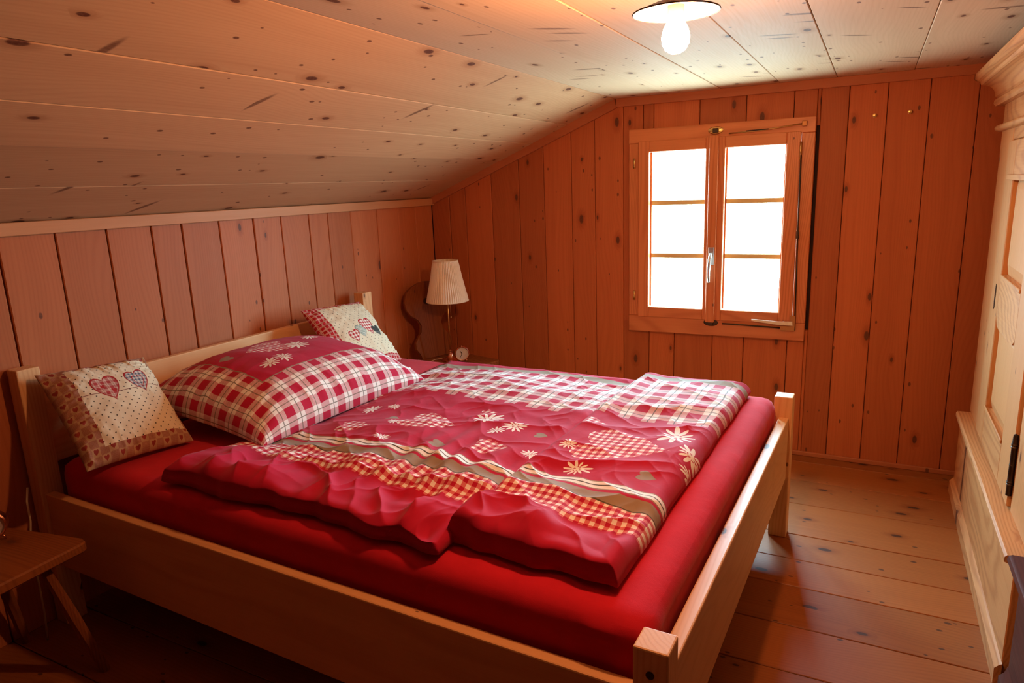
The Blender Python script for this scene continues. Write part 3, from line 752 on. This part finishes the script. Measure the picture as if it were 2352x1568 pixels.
# ================================================================== STABELLE CHAIRS used as bedside tables
def chair(loc, rz, label):
    t = empty('plank_chair', loc, rz, label, 'chair', 'plank chairs used as bedside tables')
    # seat: a trapezoid board, rounded corners
    bm = prism([(-.20, -.165), (-.20, .165), (.190, .204), (.205, .203), (.217, .195), (.222, .180), (.222, -.180), (.217, -.195), (.205, -.203), (.190, -.204)], .432, .464, 'z', bev=.005)
    from_bm('seat', bm, W_CHAIRX, t)
    hw = [(0, .115), (.03, .118), (.07, .150), (.11, .150), (.145, .120), (.17, .088), (.215, .078), (.25, .098), (.28, .150), (.32, .180), (.37, .187), (.42, .165), (.46, .112), (.482, .05), (.486, 0)]
    hw = [(z, w * .93) for z, w in hw]
    pts = [(w, z) for z, w in hw] + [(-w, z) for z, w in hw[-2::-1]]
    bm = bmesh.new(); A = [bm.verts.new((-.012, p[0], p[1])) for p in pts]; B = [bm.verts.new((.012, p[0], p[1])) for p in pts]
    f1 = bm.faces.new(A); f2 = bm.faces.new(B[::-1])
    for i in range(len(pts)): bm.faces.new((A[i], A[(i + 1) % len(pts)], B[(i + 1) % len(pts)], B[i]))
    bmesh.ops.bevel(bm, geom=list(set(f1.edges[:] + f2.edges[:])), offset=.003, segments=1, affect='EDGES')
    bmesh.ops.triangulate(bm, faces=[f for f in bm.faces if len(f.verts) > 8])
    b = from_bm('backrest', bm, W_CHAIR, t, (-.175, 0, .462)); b.rotation_euler = (0, math.radians(-9), 0)
    bm = lathe([(0, 0), (.020, 0), (.024, .003), (.020, .006), (0, .006)], 20); bmesh.ops.scale(bm, vec=(1, 1.6, 1), verts=bm.verts[:])
    bmesh.ops.rotate(bm, cent=(0, 0, 0), matrix=Matrix.Rotation(PI / 2, 3, 'Y'), verts=bm.verts[:])
    from_bm('grip_recess', bm, W_BACKING, b, (.008, 0, .36), angle=40)
    for sx_, sy_ in ((1, 1), (1, -1), (-1, 1), (-1, -1)):
        a = Vector((.13 * sx_, .10 * sy_, .434)); e = Vector((.205 * sx_, .19 * sy_, 0.0))
        bm = tube_bm([a, a.lerp(e, .5), e], .016, 8, radii=[.014, .019, .015])
        from_bm('leg', bm, W_CHAIR, t)
    for sy_ in (1, -1): box('batten', -.16, .16, .10 * sy_ - .03, .10 * sy_ + .03, .414, .432, W_CHAIRX, t, bev=.003, origin=(0, 0, 0))
    return t
chair((.347, -.392, 0), math.radians(-20), 'carved wooden plank chair in the far corner, carrying the lamp and clock')
chair((.262, -2.955, 0), math.radians(4), 'dark wooden plank chair beside the near head post, cut by the left edge')

# table lamp
LX, LY, LZ = .325, -.375, .4645
lamp = empty('table_lamp', (LX, LY, LZ), 0, 'slim brass table lamp with a cream pleated shade on the far chair', 'lamp')
from_bm('base', lathe([(0, 0), (.060, 0), (.062, .004), (.055, .009), (.030, .014), (.016, .030), (.011, .050), (.013, .060), (.006, .066), (0, .066)], 32), COPPER, lamp, angle=40)
from_bm('stem', tube_bm([(0, 0, .060), (0, 0, .43)], .0048, 12), BRASS, lamp, smooth=True)
from_bm('lamp_socket', lathe([(0, .40), (.016, .40), (.017, .44), (.012, .47), (0, .47)], 20), BRASS, lamp, angle=40)
def shade():
    n = 112; prof = []
    bm = bmesh.new(); rings = []
    for k in range(9):
        t = k / 8; z = .372 + t * .245; r0 = .129 + (.076 - .129) * t - .003 * math.sin(t * PI)
        ring = []
        for i in range(n):
            a = 2 * PI * i / n; rp = r0 + (.0024 if i % 2 else -.0024) * (1 if 0 < k < 8 else .3)
            ring.append(bm.verts.new((rp * math.cos(a), rp * math.sin(a), z)))
        rings.append(ring)
    for A, B in zip(rings, rings[1:]):
        for i in range(n): bm.faces.new((A[i], A[(i + 1) % n], B[(i + 1) % n], B[i]))
    g = G('pleated_shade_fabric'); x, y, z = g.coords(); no = g.noise(g.vec(x, y, z), 90., 2.)
    p = g.node('ShaderNodeBsdfPrincipled'); p.inputs['Roughness'].default_value = .8
    g.nt.links.new(g.scale((.90, .78, .60), no * .16 + .92), p.inputs['Base Color'])
    tr = g.node('ShaderNodeBsdfTranslucent'); tr.inputs[0].default_value = (.85, .66, .42, 1)
    mx = g.node('ShaderNodeMixShader'); mx.inputs[0].default_value = .18
    g.nt.links.new(p.outputs[0], mx.inputs[1]); g.nt.links.new(tr.outputs[0], mx.inputs[2]); g.nt.links.new(mx.outputs[0], g.out.inputs[0])
    o = from_bm('lamp_shade', bm, g.mat, lamp)
    for zz, rr in ((.372, .1295), (.617, .0765)):
        pts = [(rr * math.cos(2 * PI * i / 48), rr * math.sin(2 * PI * i / 48), zz) for i in range(49)]
        from_bm('shade_rim', tube_bm(pts, .0022, 6), plain('shade_rim_tape', (.80, .64, .44), .7), o, smooth=True)
    return o
shade()
from_bm('pull_chain', tube_bm([(.022, -.006, .40), (.022, -.006, .28)], .0012, 6), BRASS, lamp)
from_bm('chain_knob', lathe([(0, 0), (.004, .004), (.004, .012), (0, .016)], 10, (.022, -.006, .264)), BRASS, lamp, smooth=True)
from_bm('power_cord', tube_bm([(-.055, .0, .006), (-.09, -.05, .005), (-.085, -.11, .005), (-.13, -.17, .004)], .0028, 8), CABLE, lamp, smooth=True)

def clock(loc, rz, R, label):
    t = empty('alarm_clock', loc, rz, label, 'clock')
    def disc(prof, name, mat, par, ang=35):
        bm = lathe(prof, 36); bmesh.ops.rotate(bm, cent=(0, 0, 0), matrix=Matrix.Rotation(PI / 2, 3, 'Y'), verts=bm.verts[:])
        bmesh.ops.translate(bm, vec=(0, 0, R + .010), verts=bm.verts[:]); return from_bm(name, bm, mat, par, angle=ang)
    disc([(0, -.022), (R * .8, -.022), (R * .97, -.014), (R, 0), (R, .014), (R * .93, .018), (R * .86, .016), (R * .86, .010)], 'case', COPPER, t)
    f = disc([(0, .009), (R * .87, .009), (R * .87, .0105), (0, .0105)], 'clock_face', plain('clock_face_paint', (.60, .50, .48), .12), t)
    for ang, L, w in ((math.radians(150), .62, .0016), (math.radians(35), .40, .0022)):
        bm = box_bm(.0108, .0120, -w, w, 0, R * L, 0); bmesh.ops.rotate(bm, cent=(0, 0, 0), matrix=Matrix.Rotation(ang, 3, 'X'), verts=bm.verts[:])
        bmesh.ops.translate(bm, vec=(0, 0, R + .010), verts=bm.verts[:]); from_bm('clock_hand', bm, DARKMETAL, f)
    for sy_ in (-1, 1):
        from_bm('foot', tube_bm([(0, sy_ * R * .45, .018), (0, sy_ * R * .72, 0.0015)], .003, 8), COPPER, t, smooth=True)
    from_bm('top_button', lathe([(0, 0), (.006, 0), (.006, .006), (0, .008)], 12, (0, 0, 2 * R + .0095)), COPPER, t, angle=40)
    return t
clock((.425, -.40, .4665), math.radians(-58), .044, 'small round copper alarm clock beside the lamp base')
clock((.185, -2.865, .4665), math.radians(-40), .046, 'round alarm clock on the near plank chair, cut by the left edge')
cord = from_bm('power_cord', tube_bm([(.105, -2.742, .0), (.105, -2.735, .10), (.10, -2.728, .38), (.112, -2.722, .45), (.107, -2.718, .52), (.09, -2.70, .56)], .0035, 8), CABLE, None, smooth=True)
tag(cord, 'thin pale cord hanging down behind the near plank chair beside the bed post', 'cord')

# ================================================================== CEILING LAMP
CX, CY = 2.19, -2.27
cl = empty('ceiling_lamp', (CX, CY, ZC), 0, 'ceiling lamp with a wooden socket, white enamel disc and a lit bulb', 'lamp')
from_bm('lamp_holder', lathe([(0, 0), (.034, 0), (.034, -.05), (.028, -.072), (.026, -.09), (0, -.09)], 28), W_CABZ, cl, angle=40)
rimd = from_bm('lamp_disc', lathe([(.020, -.080), (.050, -.086), (.088, -.101), (.092, -.1035), (.088, -.1045), (.05, -.091), (.022, -.088), (.020, -.080)], 56),
        plain('white_enamel', (.85, .84, .78), .25), cl, angle=40)
from_bm('rim', tube_bm([(.0915 * math.cos(2 * PI * i / 56), .0915 * math.sin(2 * PI * i / 56), -.1035) for i in range(57)], .0018, 6), DARKMETAL, rimd, smooth=True)
from_bm('bulb_collar', lathe([(0, -.088), (.018, -.088), (.018, -.108), (0, -.108)], 20), plain('porcelain', (.8, .78, .7), .3), cl, angle=40)
from_bm('bulb', lathe([(.0135, -.106), (.016, -.118), (.026, -.135), (.030, -.152), (.029, -.166), (.022, -.179), (.010, -.186), (0, -.187)], 28),
        emit_mat('lit_bulb', (1., .45, .19), BULB), cl, smooth=True)

# ================================================================== WARDROBE
WY0, WY1 = -1.615, -.245; XF = 3.054
wd = empty('wardrobe', (3.3, (WY0 + WY1) / 2, 0), 0, 'tall pale pine wardrobe with moulded cornice, panelled door and projecting plinth', 'wardrobe')
wc = wd.location
def wp(name, x0, x1, y0, y1, z0, z1, mat, bev=.003, parent=None):
    p = parent or wd
    return box(name, x0 - wc[0], x1 - wc[0], y0 - wc[1], y1 - wc[1], z0, z1, mat, p, bev=bev, origin=(0, 0, 0))
def wprism(name, pts, y0, y1, mat, parent=None, ang=None):
    bm = prism([(p[0] - wc[0], p[1]) for p in pts], y0 - wc[1], y1 - wc[1], 'y')
    return from_bm(name, bm, mat, parent or wd, angle=ang)
wp('side_panel', XF + .024, 3.58, WY1 - .022, WY1, .0, 1.90, W_CABZ); wp('side_panel', XF + .024, 3.58, WY0, WY0 + .022, .0, 1.90, W_CABZ)
wp('back_panel', 3.575, 3.60, WY0, WY1, 0, 1.90, W_CABZ)
wp('pilaster', XF, XF + .026, -.53, WY1, .42, 1.655, W_CABZ); wp('pilaster', XF, XF + .026, WY0, -1.327, .42, 1.655, W_CABZ)
wp('lintel', XF + .002, XF + .024, -1.327, -.53, 1.604, 1.655, W_CABY)
wp('frieze', XF, XF + .026, WY0, WY1, 1.655, 1.80, W_CABY)
wp('top_panel', XF + .02, 3.58, WY0, WY1, 1.86, 1.885, W_CABY)
# plinth with ledge and sloped skirting
wp('plinth', 3.026, 3.58, WY0 - .02, -.20, 0, .395, W_CABY)
wprism('plinth_ledge', [(2.998, .399), (2.998, .414), (3.004, .421), (3.058, .421), (3.058, .394), (3.012, .394)], WY0 - .03, -.275, W_CABY)
wprism('skirting', [(3.008, 0), (3.008, .052), (3.020, .066), (3.0265, .070), (3.0265, 0)], WY0 - .03, -.21, W_CABY)
# cornice: fillet, cove, bead; then the round moulding under the frieze
cov = [(3.066, 1.755), (3.030, 1.757), (3.022, 1.768), (3.024, 1.782), (3.034, 1.790)]
for k in range(9):
    a = k / 8 * PI / 2; cov.append((3.030 - .052 * (1 - math.cos(a)) - .004, 1.796 + .052 * math.sin(a)))
cov += [(2.968, 1.852), (2.966, 1.862), (2.952, 1.866), (2.944, 1.872), (2.944, 1.893), (2.950, 1.897), (3.07, 1.897)]
wprism('cornice', cov, WY0 - .06, -.165, W_CABY, ang=28)
tor = [(3.06, 1.648)] + [(3.050 - .022 * math.sin(k / 8 * PI), 1.648 + .030 * (1 - math.cos(k / 8 * PI)) / 2) for k in range(1, 8)] + [(3.06, 1.678)]
wprism('moulding', tor, WY0 - .02, -.225, W_CABY, ang=40)
# door: frame, two raised panels, lock rail
door = bpy.data.objects.new('door', None); C.objects.link(door); door.parent = wd
DY0, DY1 = -1.318, -.533
def dp(name, y0, y1, z0, z1, x0=XF - .010, x1=XF + .018, mat=W_CABZ, bev=.003): return wp(name, x0, x1, y0, y1, z0, z1, mat, bev, door)
dp('stile', -.705, DY1, .43, 1.60); dp('stile', DY0, -1.115, .43, 1.60)
dp('rail', -1.115, -.705, 1.47, 1.60, mat=W_CABY); dp('rail', -1.115, -.705, .43, .578, mat=W_CABY)
bm = prism([(-1.115, .935), (-1.075, .912), (-1.00, .905), (-.91, .918), (-.82, .905), (-.745, .912), (-.705, .95), (-.705, 1.105), (-1.115, 1.105)], XF - .010 - wc[0], XF + .018 - wc[0], 'x')
bmesh.ops.translate(bm, vec=(0, -wc[1], 0), verts=bm.verts[:]); from_bm('lock_rail', bm, W_CABY, door)
def raised(z0, z1):
    y0, y1 = -1.115, -.705; xb = XF + .012
    bm = bmesh.new(); A = [(y0, z0), (y1, z0), (y1, z1), (y0, z1)]; i = .045
    B = [(y0 + i, z0 + i), (y1 - i, z0 + i), (y1 - i, z1 - i), (y0 + i, z1 - i)]
    va = [bm.verts.new((xb - wc[0], p[0] - wc[1], p[1])) for p in A]; vb = [bm.verts.new((xb - .012 - wc[0], p[0] - wc[1], p[1])) for p in B]
    vc = [bm.verts.new((xb + .01 - wc[0], p[0] - wc[1], p[1])) for p in A]
    bm.faces.new(vb); bm.faces.new(vc[::-1])
    for k in range(4): bm.faces.new((va[k], va[(k + 1) % 4], vb[(k + 1) % 4], vb[k])); bm.faces.new((vc[k], vc[(k + 1) % 4], va[(k + 1) % 4], va[k]))
    from_bm('raised_panel', bm, W_CABZ, door)
raised(.578, .94); raised(1.105, 1.47)
wp('cross_strip', XF - .018, XF - .010, -1.115, -.62, 1.455, 1.475, W_CABY, parent=door, bev=.002)
wp('panel_moulding', XF - .015, XF - .009, -1.115, -.70, .572, .586, W_CABY, parent=door, bev=.002)
wp('panel_moulding', XF - .015, XF - .009, -1.115, -.72, 1.094, 1.108, W_CABY, parent=door, bev=.002)
# long barrel hinge in the dark gap at the door's near edge
wp('shadow_gap', XF + .004, XF + .02, -1.328, -1.316, .43, 1.62, W_DARK, bev=0)  # dark strip filling the gap, in place of its shade
hz = .57
pts = []
prof = [(0, .47), (.0085, .47), (.0085, .505), (.011, .508), (.0085, .511), (.011, .516), (.0085, .520), (.0085, .572), (.0095, .574), (.0085, .576), (.0085, .63), (.011, .634), (.0085, .638), (.011, .643), (.0085, .648), (.007, .675), (0, .68)]
from_bm('hinge', lathe(prof, 16, (XF - .008 - wc[0], -1.318 - wc[1], 0)), DARKMETAL, wd, angle=40)
from_bm('lock_plate', prism([(-.640 - wc[1], .97), (-.632 - wc[1], .96), (-.622 - wc[1], .99), (-.626 - wc[1], 1.05), (-.635 - wc[1], 1.06), (-.642 - wc[1], 1.02)], XF - .012 - wc[0], XF - .010 - wc[0], 'x'), DARKMETAL, wd)

# dark chest by the near end of the wardrobe
ch = empty('chest', (3.3, -2.1, 0), 0, 'dark brown chest with moulded top, cut by the right edge beside the wardrobe', 'chest')
cc = ch.location
def cprism(name, pts, y0, y1): return from_bm(name, prism([(p[0] - cc[0], p[1]) for p in pts], y0 - cc[1], y1 - cc[1], 'y'), W_DARK, ch, angle=30)
cprism('chest_lid', [(3.004, .408), (3.000, .418), (3.004, .430), (3.012, .434), (3.56, .434), (3.56, .385), (3.030, .385), (3.022, .394), (3.012, .398)], -2.55, -1.665)
cprism('body', [(3.034, .06), (3.034, .385), (3.55, .385), (3.55, .06)], -2.53, -1.685)
cprism('foot_moulding', [(3.015, 0), (3.015, .05), (3.028, .065), (3.034, .085), (3.55, .085), (3.55, 0)], -2.54, -1.675)
